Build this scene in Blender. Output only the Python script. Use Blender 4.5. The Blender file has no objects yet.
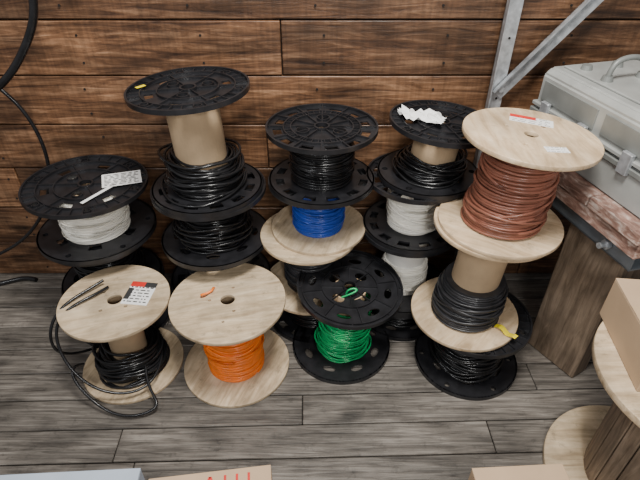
import bpy, bmesh, math, random
from mathutils import Vector, Matrix
random.seed(7)
C = bpy.context.scene.collection
pi = math.pi

# ------------------------------------------------------------ materials
def base_mat(name):
    m = bpy.data.materials.new(name); m.use_nodes = True
    nt = m.node_tree
    return m, nt, nt.nodes["Principled BSDF"]

def simple(name, col, rough=0.5, metal=0.0, var=0.15, scale=30, bump=0.0):
    m, nt, p = base_mat(name)
    N, L = nt.nodes, nt.links
    tc = N.new("ShaderNodeTexCoord")
    no = N.new("ShaderNodeTexNoise"); no.inputs["Scale"].default_value = scale; no.inputs["Detail"].default_value = 5
    L.new(tc.outputs["Object"], no.inputs["Vector"])
    r = N.new("ShaderNodeValToRGB")
    r.color_ramp.elements[0].position = .3; r.color_ramp.elements[1].position = .7
    r.color_ramp.elements[0].color = (*[c*(1-var) for c in col], 1)
    r.color_ramp.elements[1].color = (*[min(1, c*(1+var)) for c in col], 1)
    L.new(no.outputs["Fac"], r.inputs["Fac"]); L.new(r.outputs["Color"], p.inputs["Base Color"])
    p.inputs["Roughness"].default_value = rough; p.inputs["Metallic"].default_value = metal
    if bump:
        b = N.new("ShaderNodeBump"); b.inputs["Strength"].default_value = bump; b.inputs["Distance"].default_value = .002
        L.new(no.outputs["Fac"], b.inputs["Height"]); L.new(b.outputs["Normal"], p.inputs["Normal"])
    return m

def wood(name, cols, stretch=(1, 14, 14), scale=5, rough=.65, stain=.5, island=False, islvar=.35, bump=.35, knots=True, stain_scale=4, stain_stretch=(1, 1, 1), pos=(.3, .5, .72), dirt=0, saw=0):
    m, nt, p = base_mat(name)
    N, L = nt.nodes, nt.links
    tc = N.new("ShaderNodeTexCoord")
    add = N.new("ShaderNodeVectorMath"); add.operation = 'ADD'
    L.new(tc.outputs["Object"], add.inputs[0])
    src = N.new("ShaderNodeNewGeometry") if island else N.new("ShaderNodeObjectInfo")
    out = src.outputs["Random Per Island"] if island else src.outputs["Random"]
    mul = N.new("ShaderNodeMath"); mul.operation = 'MULTIPLY'; mul.inputs[1].default_value = 37.0
    L.new(out, mul.inputs[0]); L.new(mul.outputs[0], add.inputs[1])
    mp = N.new("ShaderNodeMapping"); mp.inputs["Scale"].default_value = stretch
    L.new(add.outputs[0], mp.inputs["Vector"])
    n1 = N.new("ShaderNodeTexNoise"); n1.inputs["Scale"].default_value = scale; n1.inputs["Detail"].default_value = 9
    n1.inputs["Roughness"].default_value = .65; n1.inputs["Distortion"].default_value = .9
    L.new(mp.outputs[0], n1.inputs["Vector"])
    r = N.new("ShaderNodeValToRGB")
    e = r.color_ramp.elements
    e[0].position = pos[0]; e[0].color = (*cols[0], 1)
    e[1].position = pos[2]; e[1].color = (*cols[2], 1)
    mid = e.new(pos[1]); mid.color = (*cols[1], 1)
    L.new(n1.outputs["Fac"], r.inputs["Fac"])
    ms = N.new("ShaderNodeMapping"); ms.inputs["Scale"].default_value = stain_stretch
    L.new(add.outputs[0], ms.inputs["Vector"])
    n2 = N.new("ShaderNodeTexNoise"); n2.inputs["Scale"].default_value = stain_scale; n2.inputs["Detail"].default_value = 6
    n2.inputs["Roughness"].default_value = .6
    L.new(ms.outputs[0], n2.inputs["Vector"])
    mr = N.new("ShaderNodeMapRange"); mr.inputs["From Min"].default_value = .35; mr.inputs["From Max"].default_value = .65
    mr.inputs["To Min"].default_value = 1-stain; mr.inputs["To Max"].default_value = 1+stain*.35
    L.new(n2.outputs["Fac"], mr.inputs["Value"])
    last = r.outputs["Color"]
    def mult(last, fac):
        s = N.new("ShaderNodeVectorMath"); s.operation = 'SCALE'
        L.new(last, s.inputs[0]); L.new(fac, s.inputs["Scale"]); return s.outputs[0]
    last = mult(last, mr.outputs[0])
    if saw:   # rough saw marks across the board
        mk2 = N.new("ShaderNodeMapping"); mk2.inputs["Scale"].default_value = (60, 3, 3); mk2.inputs["Rotation"].default_value = (0, .12, 0)
        L.new(add.outputs[0], mk2.inputs["Vector"])
        n4 = N.new("ShaderNodeTexNoise"); n4.inputs["Scale"].default_value = 1.5; n4.inputs["Detail"].default_value = 4
        L.new(mk2.outputs[0], n4.inputs["Vector"])
        sr = N.new("ShaderNodeMapRange"); sr.inputs["From Min"].default_value = .35; sr.inputs["From Max"].default_value = .65
        sr.inputs["To Min"].default_value = 1-saw; sr.inputs["To Max"].default_value = 1+saw
        L.new(n4.outputs["Fac"], sr.inputs["Value"]); last = mult(last, sr.outputs[0])
    if knots:
        mk = N.new("ShaderNodeMapping"); mk.inputs["Scale"].default_value = (2.2, 5, 5)
        L.new(add.outputs[0], mk.inputs["Vector"])
        vo = N.new("ShaderNodeTexVoronoi"); vo.inputs["Scale"].default_value = 1.0
        L.new(mk.outputs[0], vo.inputs["Vector"])
        kr = N.new("ShaderNodeMapRange"); kr.inputs["From Min"].default_value = .04; kr.inputs["From Max"].default_value = .13
        kr.inputs["To Min"].default_value = .35; kr.inputs["To Max"].default_value = 1
        L.new(vo.outputs["Distance"], kr.inputs["Value"])
        last = mult(last, kr.outputs[0])
    if dirt:
        n3 = N.new("ShaderNodeTexNoise"); n3.inputs["Scale"].default_value = 22; n3.inputs["Detail"].default_value = 8; n3.inputs["Roughness"].default_value = .75
        L.new(add.outputs[0], n3.inputs["Vector"])
        dr = N.new("ShaderNodeMapRange"); dr.inputs["From Min"].default_value = .56; dr.inputs["From Max"].default_value = .70
        dr.inputs["To Min"].default_value = 1; dr.inputs["To Max"].default_value = 1-dirt
        L.new(n3.outputs["Fac"], dr.inputs["Value"]); last = mult(last, dr.outputs[0])
    if islvar:
        ir = N.new("ShaderNodeMapRange"); ir.inputs["To Min"].default_value = 1-islvar; ir.inputs["To Max"].default_value = 1+islvar*.6
        L.new(out, ir.inputs["Value"]); last = mult(last, ir.outputs[0])
    L.new(last, p.inputs["Base Color"])
    p.inputs["Roughness"].default_value = rough
    b = N.new("ShaderNodeBump"); b.inputs["Strength"].default_value = bump; b.inputs["Distance"].default_value = .004
    L.new(n1.outputs["Fac"], b.inputs["Height"]); L.new(b.outputs["Normal"], p.inputs["Normal"])
    return m

M = {}
M['wall'] = wood("wall_boards", [(.030, .013, .007), (.145, .070, .034), (.36, .205, .115)], stretch=(1, 11, 11), scale=4.5, rough=.42, stain=.58, island=True, islvar=.42, bump=.6, stain_scale=3, stain_stretch=(1, 3.5, 3.5), pos=(.3, .5, .74), dirt=.4, saw=.15)
M['floor'] = wood("floor_boards", [(.045, .038, .032), (.155, .137, .118), (.30, .27, .235)], stretch=(1, 18, 18), scale=4.5, rough=.5, stain=.5, island=True, islvar=.26, bump=.6, stain_scale=4, stain_stretch=(1, 2.5, 2.5), dirt=.5)
M['dark'] = simple("dark_gap", (.008, .006, .005), .9)
M['ply'] = wood("spool_plywood", [(.38, .28, .17), (.58, .45, .295), (.72, .585, .41)], stretch=(2, 14, 14), scale=3, rough=.5, stain=.3, islvar=.1, bump=.12, knots=False, stain_scale=9, dirt=.45)
M['plyr'] = wood("spool_plywood_worn", [(.44, .31, .18), (.64, .48, .305), (.76, .61, .425)], stretch=(12, 2, 12), scale=3, rough=.45, stain=.26, islvar=.08, bump=.12, knots=False, stain_scale=8, dirt=.35)
M['plastic'] = simple("black_plastic", (.014, .014, .016), .33, var=.4, scale=25)
M['plastic2'] = simple("charcoal_plastic", (.035, .035, .037), .42, var=.3, scale=25)
M['card'] = simple("cardboard_tube", (.46, .33, .20), .8, var=.12, scale=12)
M['cardw'] = simple("white_tube", (.80, .79, .75), .7, var=.06)
M['black'] = simple("black_wire", (.010, .010, .011), .26, var=.3)
M['grey'] = simple("dark_grey_wire", (.032, .032, .035), .3, var=.3)
M['orange'] = simple("orange_wire", (.90, .20, .015), .3, var=.12)
M['green'] = simple("green_wire", (.008, .36, .11), .28, var=.15)
M['blue'] = simple("blue_wire", (.02, .07, .40), .28, var=.15)
M['white'] = simple("white_wire", (.92, .89, .80), .35, var=.04)
M['brown'] = simple("brown_wire", (.26, .10, .065), .3, var=.2)
M['paper'] = simple("paper", (.85, .85, .83), .7, var=.04)
M['ink'] = simple("ink", (.03, .03, .03), .7)
M['red'] = simple("red_print", (.62, .03, .02), .6)
M['greenp'] = simple("green_print", (.02, .22, .08), .6)
M['yellow'] = simple("yellow_tag", (.85, .68, .02), .5)
M['galv'] = simple("galvanized_steel", (.46, .48, .50), .4, metal=.6, var=.3, scale=40)
M['machine'] = simple("grey_paint", (.33, .34, .325), .4, metal=.1, var=.12, scale=14)
M['machine2'] = simple("grey_paint_dark", (.20, .21, .20), .45, metal=.2, var=.15, scale=14)
M['bluegrey'] = simple("bluegrey_steel", (.24, .27, .30), .4, metal=.5, var=.2, scale=18)
M['beam'] = wood("bench_leg_wood", [(.11, .075, .05), (.24, .175, .12), (.37, .275, .195)], stretch=(14, 14, 1.3), scale=4, rough=.7, stain=.35, islvar=0, knots=False, bump=.5)
M['bench'] = wood("bench_top_wood", [(.13, .06, .045), (.30, .18, .14), (.66, .56, .50)], stretch=(6, 3, 10), scale=6, rough=.7, stain=.4, islvar=0, knots=False, bump=.4, stain_scale=14)
M['box'] = simple("cardboard", (.48, .34, .215), .8, var=.08, scale=8)
M['boxb'] = simple("pale_blue_carton", (.40, .46, .54), .5, var=.08, scale=8)

# ------------------------------------------------------------ helpers
def link(o, parent=None):
    C.objects.link(o)
    if parent: o.parent = parent
    return o
def empty(name, loc=(0, 0, 0), rot=(0, 0, 0), parent=None):
    e = bpy.data.objects.new(name, None); e.location = loc; e.rotation_euler = rot; e.empty_display_size = .05
    return link(e, parent)
def obj(name, me, mat, parent=None, loc=(0, 0, 0), rot=(0, 0, 0), smooth=False):
    o = bpy.data.objects.new(name, me); o.location = loc; o.rotation_euler = rot
    if mat and not me.materials: me.materials.append(mat)
    if smooth:
        for p in me.polygons: p.use_smooth = True
    return link(o, parent)
def bm_mesh(name, bm):
    me = bpy.data.meshes.new(name); bmesh.ops.recalc_face_normals(bm, faces=bm.faces[:]); bm.to_mesh(me); bm.free(); return me
def add_box(bm, x0, x1, y0, y1, z0, z1, mat4=None, bevel=0):
    r = bmesh.ops.create_cube(bm, size=1)
    vs = r['verts']
    mt = Matrix.Translation(((x0+x1)/2, (y0+y1)/2, (z0+z1)/2)) @ Matrix.Diagonal((x1-x0, y1-y0, z1-z0, 1))
    bmesh.ops.transform(bm, matrix=mt, verts=vs)
    if bevel:
        es = list({e for v in vs for e in v.link_edges})
        rr = bmesh.ops.bevel(bm, geom=es, offset=bevel, segments=1, affect='EDGES')
        vs = list({v for f in rr['faces'] for v in f.verts} | {v for v in vs if v.is_valid})
    if mat4 is not None: bmesh.ops.transform(bm, matrix=mat4, verts=vs)
    return vs
def box_obj(name, b, mat, parent=None, loc=(0, 0, 0), rot=(0, 0, 0), bevel=.002):
    bm = bmesh.new(); add_box(bm, *b, bevel=bevel)
    return obj(name, bm_mesh(name, bm), mat, parent, loc, rot)
def add_ring(bm, ri, ro, z0, z1, n=72, cx=0, cy=0):
    prof = [(ri, z0), (ro, z0), (ro, z1), (ri, z1)]
    V = [[bm.verts.new((cx+r*math.cos(2*pi*i/n), cy+r*math.sin(2*pi*i/n), z)) for r, z in prof] for i in range(n)]
    for i in range(n):
        a, b = V[i], V[(i+1) % n]
        for k in range(4):
            bm.faces.new((a[k], b[k], b[(k+1) % 4], a[(k+1) % 4]))
def curve_mesh(name, loops, depth, bevel=0):
    """flat plate with holes; z from 0 to depth"""
    cu = bpy.data.curves.new(name, 'CURVE'); cu.dimensions = '2D'; cu.fill_mode = 'BOTH'
    cu.extrude = depth/2-bevel; cu.bevel_depth = bevel; cu.bevel_resolution = 1; cu.offset = -bevel
    for lp in loops:
        s = cu.splines.new('POLY'); s.points.add(len(lp)-1); s.use_cyclic_u = True
        for i, (x, y) in enumerate(lp): s.points[i].co = (x, y, 0, 1)
    o = bpy.data.objects.new(name, cu); C.objects.link(o)
    bpy.context.view_layer.update()
    me = bpy.data.meshes.new_from_object(o.evaluated_get(bpy.context.evaluated_depsgraph_get()))
    bpy.data.objects.remove(o); bpy.data.curves.remove(cu)
    me.transform(Matrix.Translation((0, 0, depth/2)))
    me.materials.clear()
    return me
def tube_mesh(name, paths, rad, res=2, cyclic=False, nurbs=False):
    cu = bpy.data.curves.new(name, 'CURVE'); cu.dimensions = '3D'; cu.bevel_depth = rad; cu.bevel_resolution = res
    cu.use_fill_caps = True; cu.resolution_u = 8
    for lp in paths:
        s = cu.splines.new('NURBS' if nurbs else 'POLY'); s.points.add(len(lp)-1); s.use_cyclic_u = cyclic
        for i, q in enumerate(lp): s.points[i].co = (*q, 1)
        if nurbs: s.order_u = 4; s.use_endpoint_u = True
    o = bpy.data.objects.new(name, cu); C.objects.link(o)
    bpy.context.view_layer.update()
    me = bpy.data.meshes.new_from_object(o.evaluated_get(bpy.context.evaluated_depsgraph_get()))
    bpy.data.objects.remove(o); bpy.data.curves.remove(cu)
    me.materials.clear()
    for p in me.polygons: p.use_smooth = True
    return me
def circ(cx, cy, r, n=20, sx=1, ang=0):
    out = []
    for i in range(n):
        x = r*sx*math.cos(2*pi*i/n); y = r*math.sin(2*pi*i/n)
        out.append((cx+x*math.cos(ang)-y*math.sin(ang), cy+x*math.sin(ang)+y*math.cos(ang)))
    return out
def arcslot(r0, r1, a0, a1, n=6):
    o = [(r1*math.cos(a0+(a1-a0)*i/n), r1*math.sin(a0+(a1-a0)*i/n)) for i in range(n+1)]
    return o+[(r0*math.cos(a1-(a1-a0)*i/n), r0*math.sin(a1-(a1-a0)*i/n)) for i in range(n+1)]

# ------------------------------------------------------------ flanges
TP = .015; TW = .013
fl_cache = {}
def flange_plastic(R, style=0):
    key = ('p', round(R, 3), style)
    if key in fl_cache: return fl_cache[key]
    loops = [circ(0, 0, R, 96), circ(0, 0, .020, 24)]
    bosses = []
    if style == 0:      # rib + slot reel
        for i in range(3):
            a = 2*pi*i/3+.4; loops.append(circ(R*.34*math.cos(a), R*.34*math.sin(a), .015, 16)); bosses.append((R*.34*math.cos(a), R*.34*math.sin(a), .015))
        for i in range(6):
            a = 2*pi*i/6; loops.append(arcslot(R*.57, R*.71, a+.14, a+.46))
            x, y = R*.86*math.cos(a+.8), R*.86*math.sin(a+.8)
            loops.append(circ(x, y, .010, 14)); bosses.append((x, y, .010))
        ribs, rings = 30, (.5, .77)
    elif style == 1:    # big ovals near hub
        for i in range(8):
            a = 2*pi*i/8+.2; loops.append(circ(R*.72*math.cos(a), R*.72*math.sin(a), .013, 18, 1.9, a+pi/2))
        for i in range(4):
            a = 2*pi*i/4+.5; loops.append(circ(R*.36*math.cos(a), R*.36*math.sin(a), .018, 18, 1.25, a+pi/2))
        ribs, rings = 8, (.53, .91)
    else:               # fine holes
        for i in range(12):
            a = 2*pi*i/12; loops.append(arcslot(R*.73, R*.88, a+.07, a+.36, 4))
        for i in range(3):
            a = 2*pi*i/3+1; loops.append(circ(R*.38*math.cos(a), R*.38*math.sin(a), .019, 16)); bosses.append((R*.38*math.cos(a), R*.38*math.sin(a), .019))
        ribs, rings = 36, (.56, .69)
    me = curve_mesh("plate", loops, .005)
    bm = bmesh.new(); bm.from_mesh(me)
    add_ring(bm, R-.005, R+.001, 0, TP, 96)
    add_ring(bm, .020, .026, 0, TP-.001, 32)
    for k in rings: add_ring(bm, R*k-.0018, R*k+.0018, .003, TP-.002, 72)
    for x, y, r in bosses: add_ring(bm, r, r+.003, .003, TP-.002, 20, x, y)
    for i in range(ribs):
        a = 2*pi*(i+.5)/ribs
        m = Matrix.Rotation(a, 4, 'Z')
        if style == 1:
            add_box(bm, .026, R*rings[0], -.0013, .0013, .003, TP-.003, m)
            add_box(bm, R*rings[1], R-.004, -.0013, .0013, .003, TP-.003, m)
            add_box(bm, R*rings[0], R*rings[1], -.0015, .0015, .003, TP-.003, Matrix.Rotation(2*pi*i/8+.2+pi/8, 4, 'Z'))
        elif style == 0:
            add_box(bm, R*rings[1], R-.004, -.0013, .0013, .003, TP-.003, m)
            if i % 5 == 0: add_box(bm, .026, R*rings[1], -.0015, .0015, .003, TP-.003, Matrix.Rotation(2*pi*i/30, 4, 'Z'))
        else:
            add_box(bm, R*rings[0], R*rings[1], -.0013, .0013, .003, TP-.003, m)
            if i % 3 == 0: add_box(bm, .026, R-.004, -.0015, .0015, .003, TP-.003, Matrix.Rotation(2*pi*i/36, 4, 'Z'))
    me = bm_mesh("plastic_flange", bm); fl_cache[key] = me; return me
def flange_wood(R, style=0):
    key = ('w', round(R, 3), style)
    if key in fl_cache: return fl_cache[key]
    loops = [circ(0, 0, R, 120), circ(0, 0, .024 if style < 2 else .019, 28)]
    if style == 0:
        for a, d in ((.5, .055), (2.2, .06), (3.9, .06), (5.4, .055)): loops.append(circ(d*math.cos(a), d*math.sin(a), .006, 10))
    elif style == 1:
        loops.append(circ(-.075, .035, .008, 12, 2.2, .5))
        for a in (1.2, 3.0, 5.0): loops.append(circ(.06*math.cos(a), .06*math.sin(a), .0055, 8))
        loops.append(circ(-.02, -.10, .005, 8))
    else:
        for a in (.8, 2.4, 4.2): loops.append(circ(.075*math.cos(a), .075*math.sin(a), .006, 10))
    me = curve_mesh("wood_flange", loops, TW, .0012); fl_cache[key] = me; return me

def coil(r, z0, z1, wd, prof=None, seed=0, jitter=.16, cross=7):
    rnd = random.Random(seed); n = 30; pts = []
    step = wd*.98; turns = max(2, int((z1-z0-wd)/step)); z = z0+wd/2
    ph = rnd.random()*6
    for k in range(turns*n):
        t = k/(turns*n); a = 2*pi*k/n+ph
        rr = r*(prof(t) if prof else 1)+wd*jitter*math.sin(a*.37+ph)+wd*jitter*math.sin(a*2.13+ph*3)
        zz = z+t*(turns*step)+wd*.2*math.sin(a*1.7)
        pts.append((rr*math.cos(a), rr*math.sin(a), zz))
    paths = [pts]
    for c in range(cross):
        zc = rnd.uniform(z0+.15*(z1-z0), z1-.15*(z1-z0)); tl = rnd.uniform(-.2, .2); a0 = rnd.random()*6
        lp = []
        t = (zc-z0)/(z1-z0); rr = r*(prof(t) if prof else 1)+wd*.85
        for k in range(n+8):
            a = a0+2*pi*k/n
            zz = min(max(zc+tl*rr*math.sin(a*1.0+c)*1.6, z0+wd/2), z1-wd/2)
            lp.append((rr*math.cos(a), rr*math.sin(a), zz))
        paths.append(lp)
    return tube_mesh("coil", paths, wd/2, 1)
def loose(rmin, rmax, z0, z1, wd, n=16, seed=0):
    """loosely piled loops round the core"""
    rnd = random.Random(seed); paths = []
    for c in range(n):
        t = c/(n-1); zc = z0+wd*.6+(z1-z0-wd)*t*rnd.uniform(.7, 1)
        rr = rnd.uniform(rmin, rmax)*(1-.18*t); tl = rnd.uniform(.0, .2); ph = rnd.random()*6
        ox = rnd.uniform(-1, 1)*(rmax-rmin)*.35; oy = rnd.uniform(-1, 1)*(rmax-rmin)*.35
        lp = []
        for k in range(36):
            a = 2*pi*k/36; r2 = rr*(1+.04*math.sin(3*a+ph))
            zz = min(max(zc+tl*rr*math.sin(a+ph)+.3*wd*math.sin(4*a), z0+wd/2), z1+.012)
            lp.append((ox+r2*math.cos(a), oy+r2*math.sin(a), zz))
        paths.append(lp)
    return tube_mesh("loose", paths, wd/2, 1, cyclic=True)

def label(parent, x, y, z, w, h, rot=0, bands=(), name="label", lines=5, base='paper', seed=1):
    e = bpy.data.objects.new(name, None); e.location = (x, y, z); e.rotation_euler = (0, 0, rot); e.empty_display_size = .01; link(e, parent)
    box_obj("sheet", (-w/2, w/2, -h/2, h/2, 0, .0008), M[base], e, bevel=0)
    rnd = random.Random(seed); bm = bmesh.new()
    for i in range(lines):
        yy = -h*.38+h*.76*i/max(1, lines-1); x0 = -w*.44
        while x0 < w*.38:
            l = rnd.uniform(.05, .2)*w; add_box(bm, x0, min(x0+l, w*.44), yy-h*.022, yy+h*.022, .0008, .0011); x0 += l+w*.06
    obj("print", bm_mesh("print", bm), M['ink'], e)
    for (bx0, bx1, by0, by1, c) in bands:
        box_obj("band", (bx0*w, bx1*w, by0*h, by1*h, .0011, .0016), M[c], e, bevel=0)
    return e

cnt = 0
def spool(x, y, z, h, R, kind='p', wire='black', rw=.1, wd=.007, core='card', rc=.065, fill=1.0, style=0, tilt=(0, 0), off=(0, 0), spin=None, mode='coil', kind2=None, prof=None, rwmax=None, topmat=None, botstyle=None):
    """returns (spool root, empty on the top face). tilt = top flange sits askew, off = core leans"""
    global cnt; cnt += 1
    kind2 = kind2 or kind
    nm = "wooden_cable_spool" if kind == 'w' else "plastic_cable_spool"
    spin = random.random()*6 if spin is None else spin
    e = empty(nm, (x, y, z))
    t1 = TW if kind == 'w' else TP; t2 = TW if kind2 == 'w' else TP
    pm = {'p': M['plastic'], 'w': M['ply']}
    mt = M[topmat] if topmat else pm[kind]
    fm = flange_wood(R, style) if kind == 'w' else flange_plastic(R, style)
    f2 = flange_wood(R, 0) if kind2 == 'w' else flange_plastic(R, style if botstyle is None else botstyle)
    top = empty("top_side", (off[0], off[1], h), (tilt[0], tilt[1], 0), e)
    def fo(name, me, mat, loc, rot, par):
        me2 = me.copy(); me2.materials.clear(); return obj(name, me2, mat, par, loc, rot)
    fo("top_flange", fm, mt, (0, 0, -t1), (0, 0, spin), top)
    fo("bottom_flange", f2, (M['ply'] if kind2 == 'w' and topmat is None else (mt if kind2 == kind else pm[kind2])), (0, 0, t2), (pi, 0, spin+1), e)
    # leaning body (shear)
    S = Matrix.Identity(4); S[0][2] = off[0]/h; S[1][2] = off[1]/h
    bm = bmesh.new(); add_ring(bm, rc-.005, rc, t2-.001, h-t1, 48)
    me = bm_mesh("core", bm); me.transform(S); obj("core_tube", me, M[core], e)
    z0 = t2; z1 = t2+(h-t1-t2)*fill
    if mode == 'coil':
        bm = bmesh.new(); add_ring(bm, rc, rw-wd*.2 if not prof else rw*min(prof(0), prof(.5), prof(1))-wd*.3, z0, z1-.001, 48)
        wm = coil(rw, z0, z1, wd, prof, seed=cnt)
    else:
        bm = bmesh.new(); add_ring(bm, rc, rw-.004, z0, z0+(z1-z0)*.6, 48)
        wm = loose(rw, rwmax or rw*1.3, z0, z1, wd, n=int(12+42*(z1-z0)/.1*.5), seed=cnt)
    me = bm_mesh("wound", bm); me.transform(S); wm.transform(S)
    obj("wound_body", me, M[wire], e); obj("wire", wm, M[wire], e)
    return e, top

# ------------------------------------------------------------ room
WY = 1.73
bm = bmesh.new(); rnd = random.Random(3)
ph = .182
joints = {5: [-.13, 2.1], 6: [-1.35, 1.1], 4: [-1.25, .9], 3: [-.2, 1.5], 2: [-1.2, .45], 7: [.3], 8: [-.7, 1.6], 1: [-.4, 1.2], 0: [-1.0, .9]}
for i in range(14):
    xs = [-3]+joints.get(i, [rnd.uniform(-1, 1)])+[3]
    for a, b in zip(xs[:-1], xs[1:]):
        off = rnd.uniform(0, .005)
        add_box(bm, a+.002, b-.002, WY+off, WY+.025, i*ph+.003, (i+1)*ph-.003, bevel=.002)
wall = obj("wall_back", bm_mesh("wall_back", bm), M['wall'])
box_obj("wall_backing", (-3, 3, WY+.022, WY+.06, 0, 14*ph), M['dark'], wall, bevel=0)
bm = bmesh.new()
for i in range(14):
    for s in range(-7, 8):
        for dz in (.045, .135):
            bmesh.ops.create_cone(bm, cap_ends=True, segments=8, radius1=.004, radius2=.004, depth=.003,
                matrix=Matrix.Translation((s*.41+.02*math.sin(i*3), WY-.0005, i*ph+dz)) @ Matrix.Rotation(pi/2, 4, 'X'))
obj("wall_nails", bm_mesh("nails", bm), M['dark'], wall)

bm = bmesh.new()
fw = .138; rot = Matrix.Rotation(math.radians(1.5), 4, 'Z')
for i in range(-7, 23):
    y0 = WY-.06-(i+1)*fw*.85
    o = rnd.uniform(-1.5, 0); xs = [-3.2, o, o+rnd.uniform(1.2, 2), 3.2]
    for a, b in zip(xs[:-1], xs[1:]):
        if b-a < .05: continue
        add_box(bm, a+.0015, b-.0015, y0+.0022, y0+fw*.85-.0022, -.025-rnd.uniform(0, .001), -.0005, rot, bevel=.002)
fm = bm_mesh("floor", bm)
bm = bmesh.new(); bm.from_mesh(fm)
bmesh.ops.bisect_plane(bm, geom=bm.verts[:]+bm.edges[:]+bm.faces[:], plane_co=(0, WY+.02, 0), plane_no=(0, 1, 0), clear_outer=True)
bmesh.ops.bisect_plane(bm, geom=bm.verts[:]+bm.edges[:]+bm.faces[:], plane_co=(0, -.9, 0), plane_no=(0, -1, 0), clear_outer=True)
floor = obj("floor", bm_mesh("floor", bm), M['floor'])
box_obj("floor_subfloor", (-3.2, 3.2, -.9, WY+.02, -.06, -.02), M['dark'], floor, bevel=0)

# ------------------------------------------------------------ spools, front row
A, At = spool(-.695, 1.22, 0, .332, .180, 'w', 'black', .095, .010, rc=.062, fill=.42, style=0, mode='loose', rwmax=.125, spin=.3, tilt=(0, .02), off=(.006, 0))
label(At, .075, .03, .0005, .09, .11, -.1, bands=((-.5, .05, .28, .5, 'red'), (.05, .5, .28, .5, 'ink'), (-.5, -.3, -.3, .2, 'ink')), lines=7)
ends = [[(.12, -.02, .07), (.13, -.13, .05), (.02, -.19, .04), (-.12, -.17, .12), (-.19, -.10, .25), (-.14, -.06, .352), (-.06, 0, .347), (-.03, .05, .342)],
        [(-.10, .05, .06), (-.19, -.09, .12), (-.205, -.12, .25), (-.16, -.05, .355), (-.09, .03, .345), (-.05, .07, .355)],
        [(.08, -.08, .08), (.1, -.16, .05), (.18, -.2, .03), (.06, -.25, .012), (-.08, -.2, .02), (-.17, -.14, .16), (-.12, -.10, .12)]]
obj("loose_wire", tube_mesh("lw", ends, .005, 2, nurbs=True), M['black'], A)
B, Bt = spool(-.31, 1.22, 0, .332, .194, 'w', 'orange', .098, .0085, rc=.06, style=1, spin=.2)
obj("loose_wire", tube_mesh("lw", [[(-.05, .07, .317), (-.06, .05, .342), (-.045, .03, .344), (-.08, .02, .337), (-.09, .01, .342)]], .004, 2, nurbs=True), M['orange'], B)
Cg, Ct = spool(.082, 1.312, 0, .312, .187, 'p', 'green', .082, .006, rc=.06, style=1, tilt=(.075, .05), off=(.024, .0), spin=.4, mode='loose', rwmax=.105, fill=.85)
obj("loose_wire", tube_mesh("lw", [[(-.01, -.02, -.06), (-.02, -.04, .005), (0, -.03, .02), (.03, -.035, .017), (.01, -.05, .015), (-.03, -.05, -.01)]], .0035, 2, nurbs=True), M['green'], Ct)
# ------------------------------------------------------------ far left stack
spool(-.81, 1.48, 0, .20, .19, 'p', 'black', .11, .008, style=0)
spool(-.81, 1.48, .20, .225, .185, 'p', 'black', .085, .010, style=1, mode='loose', rwmax=.12, fill=.8)
D, Dt = spool(-.812, 1.49, .425, .200, .205, 'p', 'white', .112, .006, style=0, tilt=(.0, .03), off=(.006, 0), spin=.1)
label(Dt, .115, .03, .0005, .13, .09, .35, lines=8)
label(Dt, .07, -.07, .0005, .012, .14, -.5, lines=0)
# ------------------------------------------------------------ tall stack
spool(-.39, 1.485, 0, .205, .19, 'p', 'black', .11, .008, style=1)
spool(-.385, 1.485, .205, .2, .19, 'p', 'grey', .11, .009, style=2)
spool(-.38, 1.475, .405, .215, .193, 'p', 'black', .095, .009, rc=.06, mode='loose', rwmax=.135, fill=.75, style=1)
E, Et = spool(-.38, 1.465, .620, .350, .183, 'p', 'black', .105, .009, rc=.082, mode='loose', rwmax=.14, fill=.42, style=0, tilt=(0, -.04), off=(-.014, 0), botstyle=2)
label(Et, -.145, .01, .0005, .03, .014, .8, lines=0, base='yellow', name="tag")
# ------------------------------------------------------------ middle stack
spool(-.03, 1.49, 0, .18, .18, 'p', 'black', .11, .008, style=2)
spool(-.04, 1.468, .18, .25, .176, 'w', 'grey', .085, .009, rc=.06, style=2)
spool(-.005, 1.50, .430, .205, .172, 'p', 'blue', .088, .006, rc=.06, style=1, kind2='w', topmat='plastic2')
spool(.006, 1.485, .635, .203, .178, 'p', 'black', .10, .007, rc=.06, style=2)
# ------------------------------------------------------------ fourth stack
spool(.33, 1.505, 0, .14, .175, 'p', 'black', .11, .008, style=1)
spool(.33, 1.505, .14, .295, .175, 'p', 'white', .082, .007, core='cardw', rc=.074, style=0, fill=.5)
spool(.335, 1.505, .435, .215, .175, 'p', 'white', .088, .007, style=2, rc=.06, fill=.85)
G, Gt = spool(.368, 1.505, .650, .195, .170, 'p', 'black', .09, .008, rc=.075, mode='loose', rwmax=.125, fill=.42, style=0, tilt=(.0, .07), off=(.025, 0))
bm = bmesh.new(); bmesh.ops.create_grid(bm, x_segments=12, y_segments=9, size=.5)
rn = random.Random(5)
for v in bm.verts: v.co = Vector((v.co.x*.15+rn.uniform(-.004, .004), v.co.y*.08+.012*math.sin(v.co.x*9)+rn.uniform(-.004, .004), .006+rn.uniform(-.005, .012)))
obj("crumpled_paper", bm_mesh("paper", bm), M['paper'], Gt, (-.07, .01, 0), (0, 0, -.4))
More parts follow.
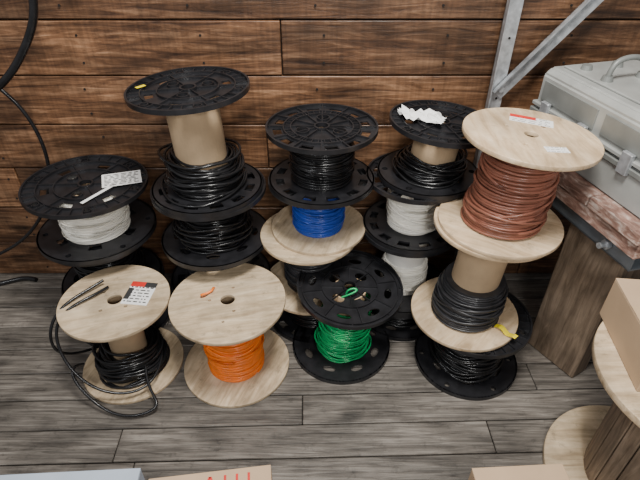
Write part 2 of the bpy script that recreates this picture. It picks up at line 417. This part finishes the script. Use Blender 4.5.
# ------------------------------------------------------------ right stack
spool(.548, 1.245, 0, .236, .187, 'p', 'black', .10, .010, rc=.065, mode='loose', rwmax=.13, fill=.7, style=0)
R2, R2t = spool(.505, 1.255, .236, .388, .183, 'w', 'grey', .105, .008, rc=.078, style=2, fill=.42, topmat='plyr', off=(.030, 0), prof=lambda t: 1.08-.12*t)
bm = bmesh.new(); bmesh.ops.create_grid(bm, x_segments=8, y_segments=1, size=.5)
for v in bm.verts: v.co = Vector((v.co.x*.085, v.co.y*.02, .003+.012*math.sin((v.co.x+.5)*5)**2))
obj("yellow_tag", bm_mesh("tag", bm), M['yellow'], R2, (.11, -.11, .014), (0, 0, -.9))
R3, R3t = spool(.545, 1.25, .624, .292, .183, 'w', 'brown', .105, .009, rc=.07, style=2, topmat='plyr', tilt=(0, .06), off=(.026, 0), prof=lambda t: 1.08-.2*t, spin=0)
label(R3t, .03, .09, .0005, .12, .05, -.35, bands=((-.5, .1, .1, .5, 'red'),), lines=4)
label(R3t, .035, -.09, .0005, .06, .03, 0, lines=3)

# ------------------------------------------------------------ galvanised rack post & brace
P = empty("steel_rack_upright", (.606, 1.68, 0))
bm = bmesh.new(); add_box(bm, -.028, .024, -.002, .002, 0, 2.3); add_box(bm, -.028, -.024, -.03, .002, 0, 2.3)
obj("angle_post", bm_mesh("post", bm), M['galv'], P)
bm = bmesh.new()
for k in range(12): bmesh.ops.create_cone(bm, cap_ends=True, segments=10, radius1=.004, radius2=.004, depth=.002, matrix=Matrix.Translation((.004, -.0025, .05+k*.2)) @ Matrix.Rotation(pi/2, 4, 'X'))
obj("post_holes", bm_mesh("holes", bm), M['dark'], P)
bm = bmesh.new(); add_box(bm, 0, .75, -.003, .001, -.022, .022); add_box(bm, 0, .75, -.02, .001, .018, .022)
obj("diagonal_brace", bm_mesh("brace", bm), M['galv'], P, (.0, -.006, .865), (0, -math.atan2(.294, .235), 0))
bm = bmesh.new(); bmesh.ops.create_cone(bm, cap_ends=True, segments=6, radius1=.011, radius2=.011, depth=.01, matrix=Matrix.Translation((.01, -.012, .885)) @ Matrix.Rotation(pi/2, 4, 'X'))
obj("bolt", bm_mesh("bolt", bm), M['galv'], P)

# ------------------------------------------------------------ workbench (rotated 15 deg)
T = empty("wooden_workbench", (.80, 1.0, 0), (0, 0, math.radians(15)))
for k, (b0, b1) in enumerate(((0, .19), (.193, .39), (.393, .60))):
    box_obj("top_board", (0, .45, b0, b1, .725, .76), M['bench'], T, bevel=.003)
box_obj("edge_rail", (.010, .045, 0, .60, .678, .725), M['bench'], T, bevel=.003)
box_obj("rear_rail", (.36, .40, 0, .60, .60, .725), M['bench'], T, bevel=.003)
bm = bmesh.new(); add_box(bm, .055, .2, .03, .56, .605, .610); add_box(bm, .055, .060, .03, .56, .605, .672); add_box(bm, .195, .2, .03, .56, .605, .725)
obj("steel_channel", bm_mesh("channel", bm), M['bluegrey'], T)
box_obj("channel_cap", (.035, .2, .03, .56, .672, .678), M['bluegrey'], T, bevel=.001)
box_obj("cleat", (.06, .19, .03, .5, .678, .725), M['beam'], T, bevel=.002)
leg = box_obj("leg_plank", (-.105, .100, -.08, 0, 0, .605), M['beam'], T, bevel=.004)
Tinv = Matrix.Rotation(-math.radians(15), 4, 'Z') @ Matrix.Translation((-.80, -1.0, 0))
Wm = Matrix.Translation((.862, 1.240, 0)) @ Matrix.Rotation(math.atan2(-.163, .10)+pi, 4, 'Z')
leg.matrix_parent_inverse = Matrix.Identity(4); leg.matrix_basis = Tinv @ Wm
box_obj("leg_rear", (.34, .43, .25, .35, 0, .60), M['beam'], T, bevel=.003)
bm = bmesh.new(); bmesh.ops.create_cone(bm, cap_ends=True, segments=12, radius1=.009, radius2=.009, depth=.05, matrix=Matrix.Translation((.045, .12, .635)) @ Matrix.Rotation(pi/2, 4, 'Y'))
bmesh.ops.create_cone(bm, cap_ends=True, segments=6, radius1=.016, radius2=.016, depth=.012, matrix=Matrix.Translation((.047, .12, .635)) @ Matrix.Rotation(pi/2, 4, 'Y'))
obj("bolt", bm_mesh("bolt", bm), M['galv'], T)

# ------------------------------------------------------------ grey instrument case
K = empty("electrical_test_instrument", (.80, 1.0, .76), (0, 0, math.radians(15)))
def prism(name, prof, y0, y1, mat, bev=.004):
    bm = bmesh.new(); a = [bm.verts.new((x, y0, z)) for x, z in prof]; b = [bm.verts.new((x, y1, z)) for x, z in prof]
    n = len(prof); bm.faces.new(a); bm.faces.new(b[::-1])
    for i in range(n): bm.faces.new((a[i], a[(i+1) % n], b[(i+1) % n], b[i]))
    bmesh.ops.bevel(bm, geom=bm.edges[:], offset=bev, segments=2, affect='EDGES')
    return obj(name, bm_mesh(name, bm), mat, K)
prism("case_base", [(.045, 0), (.42, 0), (.42, .11), (.045, .11)], .01, .575, M['machine'], .006)
prism("case_lid", [(.050, .114), (.415, .114), (.415, .235), (.072, .235), (.050, .215)], .014, .571, M['machine'], .006)
box_obj("case_gasket", (.052, .412, .016, .568, .10, .12), M['dark'], K, bevel=0)
box_obj("base_rim", (.039, .425, .004, .581, .092, .108), M['machine2'], K, bevel=.002)
box_obj("lid_rim", (.041, .423, .006, .579, .116, .128), M['machine'], K, bevel=.002)
for b0, b1 in ((.04, .28), (.31, .55)):
    box_obj("side_panel", (.046, .051, b0, b1, .14, .20), M['machine2'], K, bevel=.001)
for b in (.14, .32, .49):
    box_obj("latch", (.031, .045, b, b+.035, .085, .145), M['galv'], K, bevel=.002)
box_obj("top_plate", (.10, .40, .03, .55, .235, .242), M['machine'], K, bevel=.002)
box_obj("top_recess", (.13, .24, .06, .26, .242, .245), M['machine2'], K, bevel=.001)
obj("carry_handle", tube_mesh("h", [[(.13, .40, .24), (.13, .40, .28), (.15, .40, .305), (.23, .40, .305), (.25, .40, .28), (.25, .40, .24)]], .008, 3, nurbs=True), M['machine2'], K)
for p in ((.13, .40), (.25, .40), (.14, .50), (.25, .50)):
    bm = bmesh.new(); bmesh.ops.create_cone(bm, cap_ends=True, segments=20, radius1=.018, radius2=.014, depth=.016, matrix=Matrix.Translation((*p, .248)))
    obj("terminal_post", bm_mesh("k", bm), M['machine2'], K)
box_obj("black_connector", (.09, .15, .17, .22, .24, .262), M['plastic'], K, bevel=.004)

# ------------------------------------------------------------ large wooden reel + carton (right)
BS = empty("large_wooden_reel", (.945, .77, 0))
for nm, z in (("bottom_flange", 0), ("top_flange", .48)):
    me = curve_mesh("bf", [circ(0, 0, .255, 120), circ(0, 0, .03, 24)], .022, .002)
    obj(nm, me, M['ply'], BS, (0, 0, z))
bm = bmesh.new()
for k in range(20):
    add_box(bm, .12, .14, -.020, .020, .022, .48, Matrix.Rotation(2*pi*k/20, 4, 'Z'), bevel=.002)
obj("drum_staves", bm_mesh("drum", bm), M['beam'], BS)
def carton(name, x, y, z, w, d, h, rz, mat, letters=None):
    e = empty(name, (x, y, z), (0, 0, rz)); t = .003
    box_obj("body", (-w/2, w/2, -d/2, d/2, 0, h-t), mat, e, bevel=.002)
    box_obj("flap_left", (-w/2, w/2, -d/2, -.001, h-t, h), mat, e, bevel=.001)
    box_obj("flap_right", (-w/2, w/2, .001, d/2, h-t, h), mat, e, bevel=.001)
    box_obj("tape", (-w/2, w/2, -.025, .025, h, h+.0006), M['card'], e, bevel=0)
    return e
carton("cardboard_box", .925, .84, .503, .33, .26, .13, math.radians(-6), M['box'])
carton("cardboard_box", .52, .545, 0, .24, .28, .25, math.radians(3), M['box'])
c2 = carton("cardboard_box", -.265, .53, 0, .31, .28, .25, math.radians(7), M['box'])
bm = bmesh.new()
for sx in (-1, 1):
    vs = [bm.verts.new(v) for v in ((sx*.02, 0, 0), (sx*.012, 0, 0), (sx*-.002, .05, 0), (sx*.004, .05, 0))]; bm.faces.new(vs)
add_box(bm, -.012, .012, .014, .020, 0, .0005)
for k in range(3): add_box(bm, .035+k*.03, .055+k*.03, 0, .008, 0, .0005); add_box(bm, .035+k*.03, .041+k*.03, 0, .05, 0, .0005)
obj("red_lettering", bm_mesh("let", bm), M['red'], c2, (0, .075, .2513))
carton("pale_blue_box", -.64, .525, 0, .36, .30, .24, math.radians(3), M['boxb'])

# ------------------------------------------------------------ hanging cables
H1 = empty("hanging_black_cable")
obj("thick_cable", tube_mesh("c", [[(-.78, 1.60, 1.75), (-.82, 1.6, 1.35), (-.835, 1.6, 1.178), (-.875, 1.6, 1.095), (-.95, 1.6, 1.0), (-1.05, 1.6, .905), (-1.25, 1.6, .82), (-1.6, 1.6, .9), (-1.8, 1.65, 1.8)]], .0125, 4, nurbs=True), M['black'], H1)
obj("thin_cable", tube_mesh("c", [[(-1.3, 1.66, 1.3), (-1.2, 1.66, 1.0), (-1.08, 1.66, .90), (-1.02, 1.66, .80), (-1.0, 1.66, .661), (-1.03, 1.66, .52), (-1.12, 1.66, .35), (-1.286, 1.66, .2), (-1.5, 1.66, .12), (-1.7, 1.6, .01), (-2, 1.5, .008)]], .0065, 4, nurbs=True), M['black'], H1)
obj("cord", tube_mesh("c", [[(-1.5, 1.62, .011), (-1.38, 1.67, .012), (-1.34, 1.69, .014), (-1.30, 1.69, .012), (-1.27, 1.68, .011)]], .010, 3, nurbs=True), M['black'], empty("floor_extension_cord"))

# ------------------------------------------------------------ light
def area(name, loc, target, size, power, col):
    l = bpy.data.lights.new(name, 'AREA'); l.energy = power; l.size = size; l.color = col
    o = bpy.data.objects.new(name, l); o.location = loc
    o.rotation_euler = (Vector(target)-Vector(loc)).to_track_quat('-Z', 'Y').to_euler(); C.objects.link(o)
area("ceiling_light", (.15, .6, 2.75), (0, 1.4, .4), .5, 78, (1, .965, .91))
area("shop_light", (-1.4, -.2, 2.6), (-.2, 1.4, .2), .5, 20, (.97, .98, 1))
area("front_fill_light", (.3, -.8, 1.9), (.05, 1.4, .4), .35, 24, (1, .98, .95))  # added fill, no actual lamp: brightens spool sides below the flanges
w = bpy.data.worlds.new("world"); bpy.context.scene.world = w; w.use_nodes = True
w.node_tree.nodes["Background"].inputs[0].default_value = (.97, .97, 1, 1); w.node_tree.nodes["Background"].inputs[1].default_value = .26

cam = bpy.data.cameras.new("camera"); cam.sensor_width = 36; cam.lens = 500/640*36; cam.clip_start = .02
co = bpy.data.objects.new("camera", cam); co.location = (0, 0, 1.5); co.rotation_euler = (math.radians(53), 0, 0); C.objects.link(co)
bpy.context.scene.camera = co
